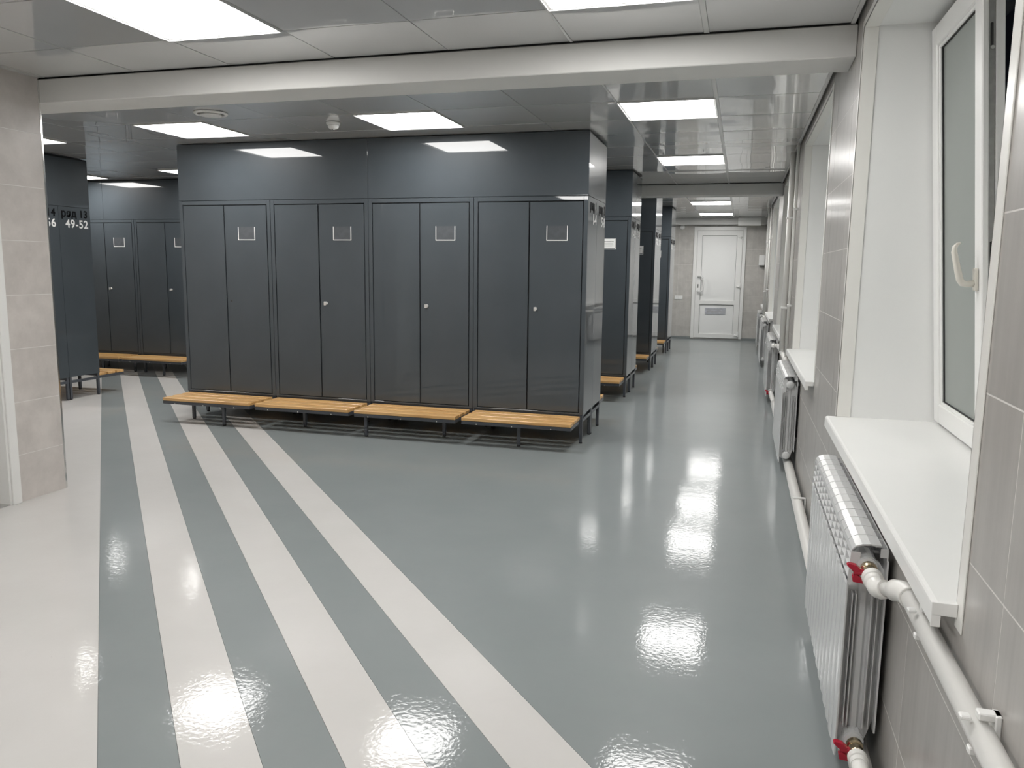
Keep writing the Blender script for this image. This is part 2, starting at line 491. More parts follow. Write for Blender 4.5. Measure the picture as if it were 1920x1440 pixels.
WLAB = ['white window recess nearest the camera with its sash tilted open', 'second white window recess from the camera above the second radiator', 'third white window recess from the camera beyond the white riser pipes', 'fourth white window recess from the camera beyond the second beam', 'farthest white window recess beside the far door']
for i, (a, b_) in enumerate(WINS):
    w = struct('window_%d' % (i+1), None, WLAB[i])
    yc = (a+b_)/2
    # jamb linings and head lining
    ob('jamb_panel', boxes('jamb_panel', [(XW+0.004, 1.93, b_-0.008, b_, SILL, WTOP)], 'pvc_panel'), w)
    ob('jamb_panel', boxes('jamb_panel', [(XW+0.004, 1.93, a, a+0.008, SILL, WTOP)], 'pvc_panel'), w)
    ob('head_panel', boxes('head_panel', [(XW+0.004, 1.93, a+0.008, b_-0.008, WTOP-0.008, WTOP)], 'pvc_panel'), w)
    # corner trims: an angle with one leg on the wall and one on the lining
    for yy, s in ((b_, -1), (a, 1)):
        p = sorted((yy+s*0.008, yy+s*0.012)); q = sorted((yy+s*0.012, yy-s*(0.016 if s == -1 else 0.030)))
        ob('corner_trim', boxes('corner_trim', [(XW-0.0035, XW+0.052, p[0], p[1], SILL, WTOP), (XW-0.0035, XW, q[0], q[1], SILL-0.045 if i == 0 and s == 1 else SILL, WTOP+0.016)], 'trim', 0.0012), w)
    ob('corner_trim', boxes('corner_trim', [(XW-0.0035, XW+0.052, a+0.012, b_-0.012, WTOP-0.012, WTOP-0.008), (XW-0.0035, XW, a+0.012, b_-0.012, WTOP-0.012, WTOP+0.016)], 'trim', 0.0012), w)
    ob('sill', SILLM, w, (0, yc, 0))
    # end cap of the sill
    ob('sill_end_cap', boxes('sill_end_cap', [(1.4935, XW-0.004, a-0.004, a, SILL-0.024, SILL+0.001), (1.4935, 1.510, a-0.004, a, SILL-0.046, SILL-0.022)], 'pvc', 0.0008), w)
    # fixed frame with one mullion
    my = b_-0.675
    bm = bmesh.new()
    frame_rect(bm, 1.925, XO-0.005, a+0.008, b_-0.008, SILL-0.01, WTOP-0.008, 0.045)
    add_box(bm, 1.925, XO-0.005, my-0.05, my, SILL+0.03, WTOP-0.05, 0.003)
    ob('frame', mesh_from_bm('frame', bm, 'pvc'), w)
    # fixed pane of the wide light
    sp = ob('sash', None, w)
    bm = bmesh.new(); frame_rect(bm, 1.905, 1.955, a+0.03, my-0.02, SILL+0.02, WTOP-0.03, 0.065)
    s1 = ob('sash', mesh_from_bm('sash', bm, 'pvc'), w)
    ob('pane', boxes('pane', [(1.925, 1.935, a+0.08, my-0.07, SILL+0.07, WTOP-0.08)], 'frost'), s1)
    bpy.data.objects.remove(sp, do_unlink=True)
    # opening sash, hinged at the bottom
    y0, y1 = my-0.012-0.0, b_-0.022
    HT = 1.513
    sash_o = ob('sash', None, w)
    bm = bmesh.new()
    frame_rect(bm, -0.020, 0.0, y0, y1, 0.0, HT, 0.078, 0.004)                  # front flange
    frame_rect(bm, 0.0, 0.048, y0+0.016, y1-0.016, 0.016, HT-0.016, 0.062, 0.001) # rear part
    add_box(bm, 0.020, 0.026, y0+0.008, y0+0.018, 0.03, HT-0.03)
    me = mesh_from_bm('sash', bm, 'pvc')
    bpy.data.objects.remove(sash_o, do_unlink=True)
    s2 = ob('sash', me, w, (1.925, 0, SILL+0.012))
    if i == 0: add_rot(s2, -math.atan2(0.125, 1.475))
    ob('pane', boxes('pane', [(0.002, 0.012, y0+0.072, y1-0.072, 0.07, HT-0.07)], 'frost'), s2)
    # glazing beads and gasket
    bm = bmesh.new(); frame_rect(bm, -0.012, -0.002, y0+0.074, y1-0.074, 0.074, HT-0.074, 0.014, 0.003)
    ob('glazing_bead', mesh_from_bm('glazing_bead', bm, 'pvc'), s2)
    bm = bmesh.new(); frame_rect(bm, -0.003, 0.0025, y0+0.085, y1-0.085, 0.085, HT-0.085, 0.005, 0.0)
    ob('gasket', mesh_from_bm('gasket', bm, 'gasket'), s2)
    if i == 0:
        ob('lock_strip', boxes('lock_strip', [(0.001, 0.019, y0+0.011, y0+0.0165, 0.03, HT-0.03)], 'metal_grey'), s2)
        for zz in (0.62, 1.28):
            ob('lock_slot', boxes('lock_slot', [(0.006, 0.014, y0+0.009, y0+0.0115, zz, zz+0.07)], 'gasket', 0.002), s2)
            ob('locking_cam', lathe('locking_cam', [(0.006, 0.0), (0.006, 0.006), (0.004, 0.007)], 'chrome', 'y', 12, (0.010, y0+0.003, zz-0.004)), s2)
        ob('striker', boxes('striker', [(0.0, 0.034, y0-0.002, y0+0.011, 1.43, 1.455)], 'metal_grey', 0.002), s2)
        h = ob('handle', boxes('handle', [(-0.032, -0.020, y0+0.028, y0+0.058, 0.535, 0.610)], 'handle', 0.005, 2), s2)
        yh = y0+0.043
        ob('lever', tube('lever', [(-0.030, yh, 0.560), (-0.052, yh, 0.560), (-0.064, yh, 0.563), (-0.071, yh, 0.575), (-0.076, yh, 0.60), (-0.083, yh, 0.64), (-0.087, yh, 0.665), (-0.085, yh, 0.681), (-0.077, yh, 0.690), (-0.068, yh, 0.693)], [0.011, 0.010, 0.0105, 0.011, 0.0105, 0.0095, 0.009, 0.0075, 0.005, 0.003], 'handle', 14, 1.15), h)

# ------------------------------------------------------------------ other walls
wall_b = struct('wall_back', boxes('wall_back', [(XL-0.2, XW+0.6, YF+0.0007, YF+0.2, -0.12, 2.7)], 'grout'), 'far wall of grey beige tiles with the white door')
ZJB = [0.0] + [0.27+0.30*k for k in range(8)]
DX0, DX1, DZ1 = 0.183, 1.176, 2.215
tile_wall(wall_b, 'y', YF, 1, -1.2, XW, -0.10, ZJB, [(DX0+0.01, DX1-0.01, -0.1, DZ1-0.01)], 'tile_x')
tile_wall(wall_b, 'y', YF, 1, XL, -1.2, -9.0, [0.0, 1.2, 2.4], [], 'tile_x', 2.4)
struct('wall_left', boxes('wall_left', [(XL-0.2, XL, YN-0.2, YF+0.2, -0.12, 2.7)], 'tile_y'))
struct('wall_front', boxes('wall_front', [(XL-0.2, XW+0.6, YN-0.2, YN, -0.12, 2.7)], 'tile_x'))
# partition with the doorway at the left edge
DY0, DY1, DH = -3.55, -2.605, 2.1
wall_p = struct('wall_partition', boxes('wall_partition', [(XP-0.30, XP-0.0007, DY1, YP-0.0007, -0.12, 2.7), (XP-0.30, XP-0.0007, YN, DY0, -0.12, 2.7), (XP-0.30, XP-0.0007, DY0, DY1, DH, 2.7), (XL, XP-0.30, YP-0.30, YP-0.0007, -0.12, 2.7)], 'grout'), 'end of the tiled partition wall with a chrome corner strip')
ZJP = [0.0] + [0.27+0.2985*k for k in range(8)]; ZJP[-1] = ZC+0.03
tile_wall(wall_p, 'x', XP, -1, YN, YP-0.012, -2.55-0.6*9, ZJP, [(DY0-0.005, DY1+0.056, -0.1, DH+0.056)], 'tile_c')
tile_wall(wall_p, 'y', YP, -1, XL, XP-0.012, XP-0.012, [0.0, 0.57, 1.17, 1.77, ZC+0.03], [], 'tile_c', 1.2)
ob('corner_trim', boxes('corner_trim', [(XP-0.012, XP+0.0015, YP-0.012, YP+0.0015, 0.0, ZC)], 'chrome', 0.002, 2), wall_p)
d2 = struct('door_2', None, 'white door casing at the left edge of the picture')
ob('casing', boxes('casing', [(XP-0.02, XP+0.012, DY1, DY1+0.056, 0, DH+0.056), (XP-0.02, XP+0.012, DY0-0.056, DY0, 0, DH+0.056), (XP-0.02, XP+0.012, DY0, DY1, DH, DH+0.056)], 'white_paint', 0.003), d2)
ob('reveal', boxes('reveal', [(XP-0.30, XP, DY1-0.012, DY1, 0, DH), (XP-0.30, XP, DY0, DY0+0.012, 0, DH), (XP-0.30, XP, DY0, DY1, DH-0.012, DH)], 'white_paint'), d2)
lf = ob('leaf', boxes('leaf', [(XP-0.22, XP-0.18, DY0+0.014, DY1-0.014, 0.008, DH-0.014)], 'white_paint', 0.002), d2)
ob('door_handle', tube('door_handle', [(XP-0.18, DY0+0.08, 1.0), (XP-0.13, DY0+0.08, 1.0), (XP-0.125, DY0+0.10, 1.0), (XP-0.125, DY0+0.20, 1.0)], 0.009, 'chrome'), lf)
ob('threshold', boxes('threshold', [(XP-0.30, XP-0.005, DY0, DY1, -0.003, 0.006)], 'alu'), d2)

# ------------------------------------------------------------------ far door
d1 = struct('door_1', None, 'white panelled plastic door at the end of the corridor')
y_ = YF-0.03
bm = bmesh.new()
add_box(bm, DX0, DX0+0.065, y_, YF+0.05, 0.02, DZ1, 0.004)
add_box(bm, DX1-0.065, DX1, y_, YF+0.05, 0.02, DZ1, 0.004)
add_box(bm, DX0+0.06, DX1-0.06, y_, YF+0.05, DZ1-0.075, DZ1, 0.004)
ob('door_frame', mesh_from_bm('door_frame', bm, 'pvc'), d1)
lx0, lx1, lz0, lz1 = DX0+0.068, DX1-0.068, 0.03, DZ1-0.078
bm = bmesh.new()
add_box(bm, lx0, lx0+0.095, y_-0.012, YF+0.03, lz0, lz1, 0.004)
add_box(bm, lx1-0.105, lx1, y_-0.012, YF+0.03, lz0, lz1, 0.004)
add_box(bm, lx0+0.09, lx1-0.10, y_-0.012, YF+0.03, lz1-0.095, lz1, 0.004)
add_box(bm, lx0+0.09, lx1-0.10, y_-0.012, YF+0.03, lz0, lz0+0.085, 0.004)
add_box(bm, lx0+0.09, lx1-0.10, y_-0.012, YF+0.03, 0.695, 0.775, 0.004)
lf = ob('leaf', mesh_from_bm('leaf', bm, 'pvc'), d1)
ob('panel', boxes('panel', [(lx0+0.09, lx1-0.10, y_+0.012, YF+0.02, 0.775, lz1-0.09)], 'pvc_panel'), lf)
ob('panel', boxes('panel', [(lx0+0.09, lx1-0.10, y_+0.012, YF+0.02, lz0+0.08, 0.70)], 'pvc_panel'), lf)
bm = bmesh.new(); frame_rect_pts = None
ob('gasket', boxes('gasket', [(lx0+0.094, lx0+0.099, y_+0.004, y_+0.013, 0.775, lz1-0.095), (lx1-0.109, lx1-0.104, y_+0.004, y_+0.013, 0.775, lz1-0.095), (lx0+0.094, lx1-0.104, y_+0.004, y_+0.013, lz1-0.10, lz1-0.095),
    (lx0+0.094, lx0+0.099, y_+0.004, y_+0.013, lz0+0.085, 0.695), (lx1-0.109, lx1-0.104, y_+0.004, y_+0.013, lz0+0.085, 0.695), (lx0+0.094, lx1-0.104, y_+0.004, y_+0.013, 0.688, 0.695)], 'gasket'), lf)
hx = lx0+0.045
ob('pull_handle', tube('pull_handle', [(hx, y_-0.012, 1.245), (hx, y_-0.05, 1.25), (hx+0.06, y_-0.06, 1.25), (hx+0.10, y_-0.06, 1.22), (hx+0.11, y_-0.06, 1.10), (hx+0.10, y_-0.06, 0.98), (hx+0.06, y_-0.06, 0.95), (hx, y_-0.05, 0.95), (hx, y_-0.012, 0.955)], 0.016, 'pvc'), lf)
ob('key_plate', boxes('key_plate', [(hx-0.012, hx+0.012, y_-0.016, y_-0.012, 1.02, 1.09)], 'metal_grey', 0.002), lf)
for z in (0.06, 1.02, 1.97):
    hn = ob('hinge', boxes('hinge', [(lx1-0.030, lx1+0.010, y_-0.03, y_-0.010, z, z+0.11)], 'pvc', 0.005, 2), lf)
    ob('hinge_knuckle', tube('hinge_knuckle', [(lx1-0.012, y_-0.034, z+0.03), (lx1-0.075, y_-0.034, z+0.04)], 0.016, 'pvc'), hn)
sg = ob('sign_plate', boxes('sign_plate', [(0.455, 0.85, y_-0.0, y_+0.014, 0.50, 0.63)], 'blue_grey', 0.003), lf)
sg['label'] = 'small blue grey sign plate in the lower door panel'
for k in range(3):
    ob('sign_line', boxes('sign_line', [(0.485, 0.82-0.04*(k == 1), y_-0.0015, y_, 0.605-0.035*k-0.012, 0.605-0.035*k)], 'ink_light'), sg)

# ------------------------------------------------------------------ ceiling, beams
ceil = struct('ceiling', boxes('ceiling', [(XL-0.2, XW+0.5, YN-0.2, YF+0.2, ZC+0.13, ZC+0.25)], 'gap'), 'suspended ceiling of glossy white square panels')
GX0, GY0, T = 0.326, -0.2953, 0.6
LAMPS = {}
for n in range(-9, 2):
    pass
def lamp_cells():
    out = []
    for n in (0, -1, -2, -3, -4):
        for ny in (-2, -1, 0, 1, 3, 4):
            X = GX0+1.8*n; Y = GY0+2.4*ny
            if X < XP-0.1 and Y < YP-0.1: continue
            if n < 0 and ny >= 3 and n < -1: continue
            out.append((X, Y-T, n, ny))
        if n >= -1: out.append((GX0+1.8*n, 4.495, n, 2))
    return out
CELLS = lamp_cells()
def is_lamp(x0, y0):
    return any(abs(x0-c[0]) < 0.05 and abs(y0-c[1]) < 0.05 for c in CELLS)
BLOCKS = [(-4*UW, 0.0, 2.4*k, 2.4*k+2*LD+0.004) for k in range(4)]
LEFT_X = -5.22
BLOCKS += [(LEFT_X-3.7, LEFT_X, -0.10, -0.10+2*LD+0.004), (LEFT_X-3.7, LEFT_X, 2.30, 2.30+2*LD+0.004)]
def zone_cuts():
    ys = [GY0+T*k for k in range(-13, 19)]
    z1 = [y for y in ys if y < BEAM1[0]-0.02]; z2 = [y for y in ys if BEAM1[1]+0.02 < y < BEAM2[0]-0.02]
    ys3 = [4.495+T*k for k in range(0, 2)] + [GY0+T*k for k in range(9, 18)]
    z3 = [4.195, 4.495, 5.095] + [y for y in ys if 5.1 < y < 9.95]
    return ([YN]+z1+[BEAM1[0]-0.006], [BEAM1[1]+0.004]+z2+[BEAM2[0]-0.006], [BEAM2[1]+0.004]+z3[1:]+[10.04])
xs = [GX0+T*k for k in range(-15, 3)]
xs = [XL]+[x for x in xs if XL < x < XW-0.05]+[XW-0.030]
tcache = {}
nt_tiles = 0
fill_boxes = []
HB = 0.0026
WIDE = {round(GX0+T, 3): 0.013, round(GX0, 3): 0.007}       # exposed bars along the corridor lamps
def half(x): return WIDE.get(round(x, 3), HB)
def pan_mesh(wx, wy, sag):
    n = 6; vv = []; ff = []
    for j in range(n+1):
        for i in range(n+1):
            u, w_ = 2*i/n-1, 2*j/n-1
            vv.append((u*wx/2, w_*wy/2, -sag*(1-u**4)*(1-w_**4)))
    for j in range(n):
        for i in range(n):
            a = j*(n+1)+i
            ff.append((a, a+n+1, a+n+2, a+1))
    k = len(vv)
    vv += [(-wx/2, -wy/2, 0), (wx/2, -wy/2, 0), (wx/2, wy/2, 0), (-wx/2, wy/2, 0), (-wx/2, -wy/2, 0.012), (wx/2, -wy/2, 0.012), (wx/2, wy/2, 0.012), (-wx/2, wy/2, 0.012)]
    sm = len(ff)
    ff += [(k, k+1, k+5, k+4), (k+1, k+2, k+6, k+5), (k+2, k+3, k+7, k+6), (k+3, k, k+4, k+7), (k+4, k+5, k+6, k+7)]
    me = bpy.data.meshes.new('ceiling_tile'); me.from_pydata(vv, [], ff); me.update()
    me.materials.append(M['ceil'])
    for q_, p in enumerate(me.polygons): p.use_smooth = q_ < sm
    return me
for zi, yc_ in enumerate(zone_cuts()):
    for y0, y1 in zip(yc_, yc_[1:]):
        for x0, x1 in zip(xs, xs[1:]):
            if is_lamp(x0, y0): continue
            cx, cy = (x0+x1)/2, (y0+y1)/2
            vis = (cx > -0.95) or (cy < 2.4 and cx > -7.2)
            if x1 < XP-0.3 and cy < YP-0.3: vis = False
            if cy < -6.2: vis = False
            hidden = any(bx0+0.05 < x0 and x1 < bx1-0.05 and by0 < y0+0.3 and y1-0.3 < by1 and by0 < cy < by1 for bx0, bx1, by0, by1 in BLOCKS)
            if not vis or hidden:
                fill_boxes.append((x0, x1, y0, y1, ZC+0.001, ZC+0.012)); continue
            h0, h1 = half(x0), half(x1)
            wx, wy = round(x1-x0-h0-h1, 4), round(y1-y0-2*HB, 4)
            if wx < 0.02 or wy < 0.02: continue
            cx = (x0+h0+x1-h1)/2
            sg_ = random.choice((-0.0016, 0.0012, 0.0024, 0.0032))
            if (wx, wy, sg_) not in tcache: tcache[(wx, wy, sg_)] = pan_mesh(wx, wy, sg_)
            o = ob('ceiling_tile', tcache[(wx, wy, sg_)], ceil, (cx, cy, ZC+0.0035))
            o.rotation_euler = (random.uniform(-0.0025, 0.0025), random.uniform(-0.0025, 0.0025), 0)
            nt_tiles += 1
    # grid bars
    ya, yb = yc_[0], yc_[-1]
    for x in xs[1:-1]:
        h_ = half(x)
        if h_ > 0.003:
            ob('grid_bar', boxes('grid_bar', [(x-h_+0.001, x+h_-0.001, ya, yb, ZC+0.0005, ZC+0.012)], 'grid', 0.001), ceil)
        else:
            ob('grid_bar', boxes('grid_bar', [(x-0.011, x+0.011, ya, yb, ZC+0.0165, ZC+0.022)], 'grid'), ceil)
    ob('grid_bar', boxes('grid_bar', [(XW-0.032, XW-0.014, ya, yb, ZC-0.001, ZC+0.003), (XW-0.016, XW-0.014, ya, yb, ZC+0.003, ZC+0.03)], 'grid', 0.0005), ceil)
    for y in yc_[1:-1]:
        ob('grid_bar', boxes('grid_bar', [(XL, XW-0.030, y-0.011, y+0.011, ZC+0.0165, ZC+0.020)], 'grid'), ceil)
ob('ceiling_infill', boxes('ceiling_infill', fill_boxes, 'ceil'), ceil)['kind'] = 'stuff'

for nm, (ya, yb), xa, lb in (('trim_1', BEAM1, XL, 'white plastered beam nearest the camera'), ('trim_2', BEAM2, -3.7, 'white plastered beam halfway down the corridor')):
    bt = struct(nm, boxes(nm, [(xa, XW-0.0005, ya, yb, ZBEAM, ZC-0.001)], 'white_paint', 0.004), lb)
    ob('shadow_gap', boxes('shadow_gap', [(xa, XW, ya+0.03, yb-0.03, ZC-0.004, ZC+0.13)], 'gap'), bt)
struct('trim_3', boxes('trim_3', [(XL, XW+0.001, 10.05, YF+0.002, 2.245, ZC+0.13)], 'white_paint', 0.004), 'white boxed beam above the far door')
struct('trim_4', boxes('trim_4', [(1.005, 1.43, 9.90, 10.051, 2.215, ZC-0.002)], 'white_paint', 0.004), 'short white boxing above the far door beside the windows')
struct('baseboard_back', boxes('baseboard_back', [(-3.6, DX0-0.002, YF-0.012, YF, 0.0, 0.045), (DX1+0.002, XW, YF-0.012, YF, 0.0, 0.045)], 'floor_grey', 0.002))

# ------------------------------------------------------------------ LED lamps
bm = bmesh.new()
for (a_, b_, c_, d_) in ((0.007, 0.0205, 0.007, 0.593), (0.5795, 0.593, 0.007, 0.593), (0.0205, 0.5795, 0.007, 0.0205), (0.0205, 0.5795, 0.5795, 0.593)):
    add_box(bm, a_, b_, c_, d_, 0.001, 0.02)
for (a_, b_, c_, d_) in ((0.003, 0.007, 0.003, 0.597), (0.593, 0.597, 0.003, 0.597), (0.007, 0.593, 0.003, 0.007), (0.007, 0.593, 0.593, 0.597)):
    add_box(bm, a_, b_, c_, d_, -0.0065, 0.02)
LF = mesh_from_bm('frame', bm, 'grid')
bm = bmesh.new(); add_box(bm, 0.0195, 0.5805, 0.0195, 0.5805, -0.0005, 0.004)
LDM = mesh_from_bm('diffuser', bm, 'led')
LNAME = {(0, -2): 'square LED panel over the window side behind the camera', (-1, -2): 'square LED panel behind the camera on the doorway side',
 (0, -1): 'square LED panel cut by the top edge above the near beam, window side', (-1, -1): 'large square LED panel at top left in front of the near beam',
 (0, 0): 'square LED panel first behind the near beam in the corridor', (-1, 0): 'square LED panel in front of the middle of the near lockers',
 (-2, 0): 'square LED panel in front of the left end of the near lockers', (-3, 0): 'square LED panel half hidden by the partition wall edge',
 (0, 1): 'square LED panel second behind the near beam in the corridor', (0, 2): 'square LED panel just past the second beam in the corridor',
 (0, 3): 'LED panel seen under the second beam, nearer of the two', (0, 4): 'LED panel seen under the second beam, nearest the far door',
 (-3, 1): 'square LED panel partly hidden by the left edge of the near lockers', (-4, 1): 'square LED panel partly hidden behind the row 13 locker end'}
HID = {}
for X, Y, n, ny in CELLS:
    HID[(n, ny)] = 'square LED panel hidden behind the %s, %s lamp column from the windows' % ({-2: 'camera', -1: 'partition wall', 0: 'row 14 lockers', 1: 'near lockers', 2: 'second locker block', 3: 'third locker block', 4: 'farthest locker block'}[ny], ['first', 'second', 'third', 'fourth', 'fifth'][-n])
for X, Y, n, ny in CELLS:
    lab = LNAME.get((n, ny)) or HID[(n, ny)]
    t = thing('ceiling_lamp', lab, 'ceiling lamp', (X, Y, ZC), 0, 'square LED ceiling panels')
    ob('frame', LF, t); ob('diffuser', LDM, t)

# ------------------------------------------------------------------ lockers
hw = UW/2
ST = 0.034     # stile width
DT = LH-0.036  # door top
DB = 0.014
def body_mesh():
    bm = bmesh.new()
    add_box(bm, -hw+0.0008, hw-0.0008, 0.016, LD, 0.0, LH)                  # carcass
    add_box(bm, -hw+0.0016, -hw+ST, 0.0, 0.018, 0.0, LH, 0.0015)            # stiles
    add_box(bm, hw-ST, hw-0.0016, 0.0, 0.018, 0.0, LH, 0.0015)
    add_box(bm, -hw+ST, hw-ST, 0.0, 0.018, DT+0.002, LH, 0.0015)            # top rail
    add_box(bm, -hw+ST, hw-ST, 0.0, 0.018, 0.0, DB-0.002, 0.001)            # bottom rail
    return mesh_from_bm('body', bm, 'locker')
BODY = body_mesh()
RECESS = boxes('recess', [(-hw+ST, hw-ST, 0.0145, 0.0165, DB-0.002, DT+0.002)], 'recess')
def door_mesh(x0, x1):
    bm = bmesh.new(); add_box(bm, x0, x1, 0.0, 0.0135, DB+0.004, DT-0.005, 0.0015, 1)
    return mesh_from_bm('door', bm, 'locker')
DOORL = door_mesh(-hw+ST+0.007, -0.0075)
DOORR = door_mesh(0.003, hw-ST-0.007)
HX, HZ = 0.2165, 1.3870
HOLDER = boxes('label_holder', [(HX-0.082, HX-0.077, -0.003, 0.0, HZ-0.056, HZ+0.056), (HX+0.077, HX+0.082, -0.003, 0.0, HZ-0.056, HZ+0.056), (HX-0.077, HX+0.077, -0.003, 0.0, HZ-0.056, HZ-0.050)], 'holder')
INSERT = boxes('insert', [(HX-0.077, HX+0.077, -0.0014, 0.0, HZ-0.050, HZ+0.056)], 'insert')
PAPER = boxes('label_card', [(HX-0.072, HX+0.072, -0.0022, -0.0014, HZ-0.042, HZ+0.054)], 'paper')
PRINT = boxes('print', [(HX-0.055, HX+0.030, -0.0028, -0.0022, HZ+0.020, HZ+0.027), (HX+0.034, HX+0.042, -0.0028, -0.0022, HZ+0.020, HZ+0.028), (HX+0.046, HX+0.056, -0.0028, -0.0022, HZ+0.020, HZ+0.028)], 'ink')
PRINT2 = boxes('print', [(HX-0.055, HX+0.05, -0.0028, -0.0022, HZ+0.004, HZ+0.007), (HX-0.055, HX+0.055, -0.0028, -0.0022, HZ-0.010, HZ-0.007), (HX-0.05, HX+0.04, -0.0028, -0.0022, HZ-0.024, HZ-0.021)], 'ink_light')
LOCK = lathe('lock', [(0.0145, 0.0), (0.0145, -0.004), (0.012, -0.010), (0.008, -0.011)], 'lockmetal', 'y', 20, (0.057, 0.0, 0.8115))
KEY = boxes('key', [(0.0545, 0.0595, -0.026, -0.008, 0.806, 0.817), (0.048, 0.066, -0.030, -0.025, 0.796, 0.826)], 'lockmetal', 0.0015)
KEYHOLE = lathe('lock_hole', [(0.0095, 0.002), (0.0095, -0.0008)], 'gap', 'y', 20, (0.043, 0.0, 0.8115))

def locker(label, x, y, back=False, variant='lock', group='dark grey lockers'):
    """x = world x of the unit centre, y = world y of its front face"""
    t = thing('locker', label, 'locker', (x, y, ZB), PI if back else 0.0, group)
    ob('body', BODY, t)
    ob('recess', RECESS, t)
    dl = ob('door', DOORL, t)
    dr = ob('door', DOORR, t)
    ob('label_holder', HOLDER, dr)
    ob('insert', INSERT, dr)
    if variant == 'hole': ob('lock_hole', KEYHOLE, dr)
    else:
        ob('lock', LOCK, dr)
        if variant == 'lock': ob('key', KEY, dr)
    if variant == 'card':
        ob('label_card', PAPER, dr); ob('print', PRINT, dr); ob('print', PRINT2, dr)
    return t

FONT = None
def letter_mesh(txt, size, off, mat):
    cu = bpy.data.curves.new('lettering', 'FONT')
    cu.body = txt; cu.size = size; cu.offset = off*size; cu.extrude = 0.0004
    cu.align_x = 'RIGHT'; cu.space_character = 1.12
    o = bpy.data.objects.new('tmp', cu); COL.objects.link(o)
    bpy.context.view_layer.update()
    dg = bpy.context.evaluated_depsgraph_get()
    me = bpy.data.meshes.new_from_object(o.evaluated_get(dg))
    bpy.data.objects.remove(o, do_unlink=True)
    me.materials.clear(); me.materials.append(M[mat])
    return me
def place_letters(t, me, back, y_right, z, nm):
    for v_ in me.vertices:
        a, h, d = v_.co
        if not back: v_.co = (hw+0.0006+d, y_right+a, z+h)
        else: v_.co = (-hw-0.0006-d, LD-y_right-a, z+h)
    ob(nm, me, t)
def lettering(t, back, row, nums):
    """vinyl letters on the +x end panel of an end locker; y_right is measured from the face nearer the camera"""
    yr = 0.352
    num = letter_mesh(row, 0.098, 0.030, 'black_vinyl')
    wdt = -min(v_.co.x for v_ in num.vertices)
    place_letters(t, num, back, yr, 1.568, 'row_number')
    place_letters(t, letter_mesh('ряд', 0.098, 0.030, 'black_vinyl'), back, yr-wdt-0.052, 1.568, 'row_lettering')
    place_letters(t, letter_mesh(nums, 0.108, 0.021, 'white_vinyl'), back, yr, 1.466, 'number_lettering')

GB = 2*LD+0.004
ORD = ['first', 'second', 'third', 'fourth']
def stand(name_label, x, y, back, legs, rails_end=None, group='slatted benches under the lockers'):
    t = thing('locker_bench', name_label, 'bench', (x, y, 0), PI if back else 0.0, group)
    z1 = 0.219
    for k in range(3):
        y0 = -0.036-0.1145*k
        ob('slat', SLAT[k], t)
    ob('frame', FRAME, t)
    for (lx, ly) in legs:
        lg = ob('leg', LEG if ly > -0.02 else LEGB, t, (lx, ly, 0))
        ob('foot', FOOT, lg)
    for bx in (-0.30, -0.02, 0.28):
        ob('bolt', BOLT, t, (bx, -0.362, 0.172))
    return t
SLAT = []
for k in range(3):
    bm = bmesh.new(); y1 = -0.022-0.1235*k
    add_box(bm, -hw+0.032, hw-0.020, y1-0.0965, y1, 0.194, 0.219, 0.0025, 1)
    SLAT.append(mesh_from_bm('slat', bm, 'wood'))
q = 0.0125
FRAME = boxes('frame', [(-hw+0.03, hw-0.02, -0.36, -0.335, 0.166, 0.193), (-hw+0.005, hw-0.005, 0.004, 0.030, 0.198, 0.2268), (-hw+0.005, hw-0.005, LD-0.030, LD-0.004, 0.198, 0.2268),
    (hw-0.030, hw-0.006, 0.03, LD-0.03, 0.166, 0.192), (-hw+0.006, -hw+0.030, 0.03, LD-0.03, 0.166, 0.192), (hw-0.045, hw-0.020, -0.335, 0.03, 0.166, 0.192), (-hw+0.03, -hw+0.055, -0.335, 0.03, 0.166, 0.192), (-0.0125, 0.0125, -0.335, LD-0.03, 0.166, 0.192)], 'steel', 0.002)
LEGB = boxes('leg', [(-q, q, -q, q, 0.010, 0.190)], 'steel', 0.002)
LEG = boxes('leg', [(-q, q, -q, q, 0.010, 0.222)], 'steel', 0.002)
FOOT = lathe('foot', [(0.013, 0.0), (0.014, 0.003), (0.013, 0.010), (0.006, 0.011)], 'foot', 'z', 14)
BOLT = lathe('bolt', [(0.0045, 0.002), (0.0045, -0.002), (0.002, -0.004)], 'lockmetal', 'y', 10)

# nearest block: front row 1 with four lockers, rear row 2 behind it
POS = ['leftmost in the near row, with an empty lock hole', 'second from the left in the near row', 'third from the left in the near row', 'at the corridor end of the near row']
for u in range(4):
    x = -4*UW+hw+u*UW
    t = locker('dark grey locker '+POS[u], x, 0.0, False, 'hole' if u == 0 else 'lock', 'lockers of the near row')
    if u == 3: lettering(t, False, '1', '1-4')
    tb = locker('dark grey locker hidden behind the near row, %s from the corridor' % ORD[3-u] if u < 3 else 'dark grey locker end panel marked row 2, back to back with row 1', x, GB, True, 'plain', 'lockers of the rear row behind the near row')
    if u == 3: lettering(tb, True, '2', '5-8')
LEGS1 = [[(-0.30, -0.12), (0.14, -0.30), (-0.42, 0.23), (0.40, 0.37)], [(-0.10, -0.12), (-0.40, 0.37), (0.30, 0.25)], [(-0.345, -0.30), (0.245, -0.10), (-0.40, 0.37)], [(0.005, -0.25), (hw-0.018, 0.015), (hw-0.018, LD-0.016), (-0.40, 0.37)]]
BL = ['leftmost slatted bench under the near locker row', 'second slatted bench from the left under the near locker row', 'third slatted bench from the left under the near locker row', 'slatted bench under the near row at the corridor end']
for u in range(4):
    stand(BL[u], -4*UW+hw+u*UW, 0.0, False, LEGS1[u], group='benches of the near locker row')
LEND = [(-0.30, -0.25), (0.0, -0.25), (-hw+0.018, 0.015), (-hw+0.018, LD-0.016), (0.40, 0.37)]
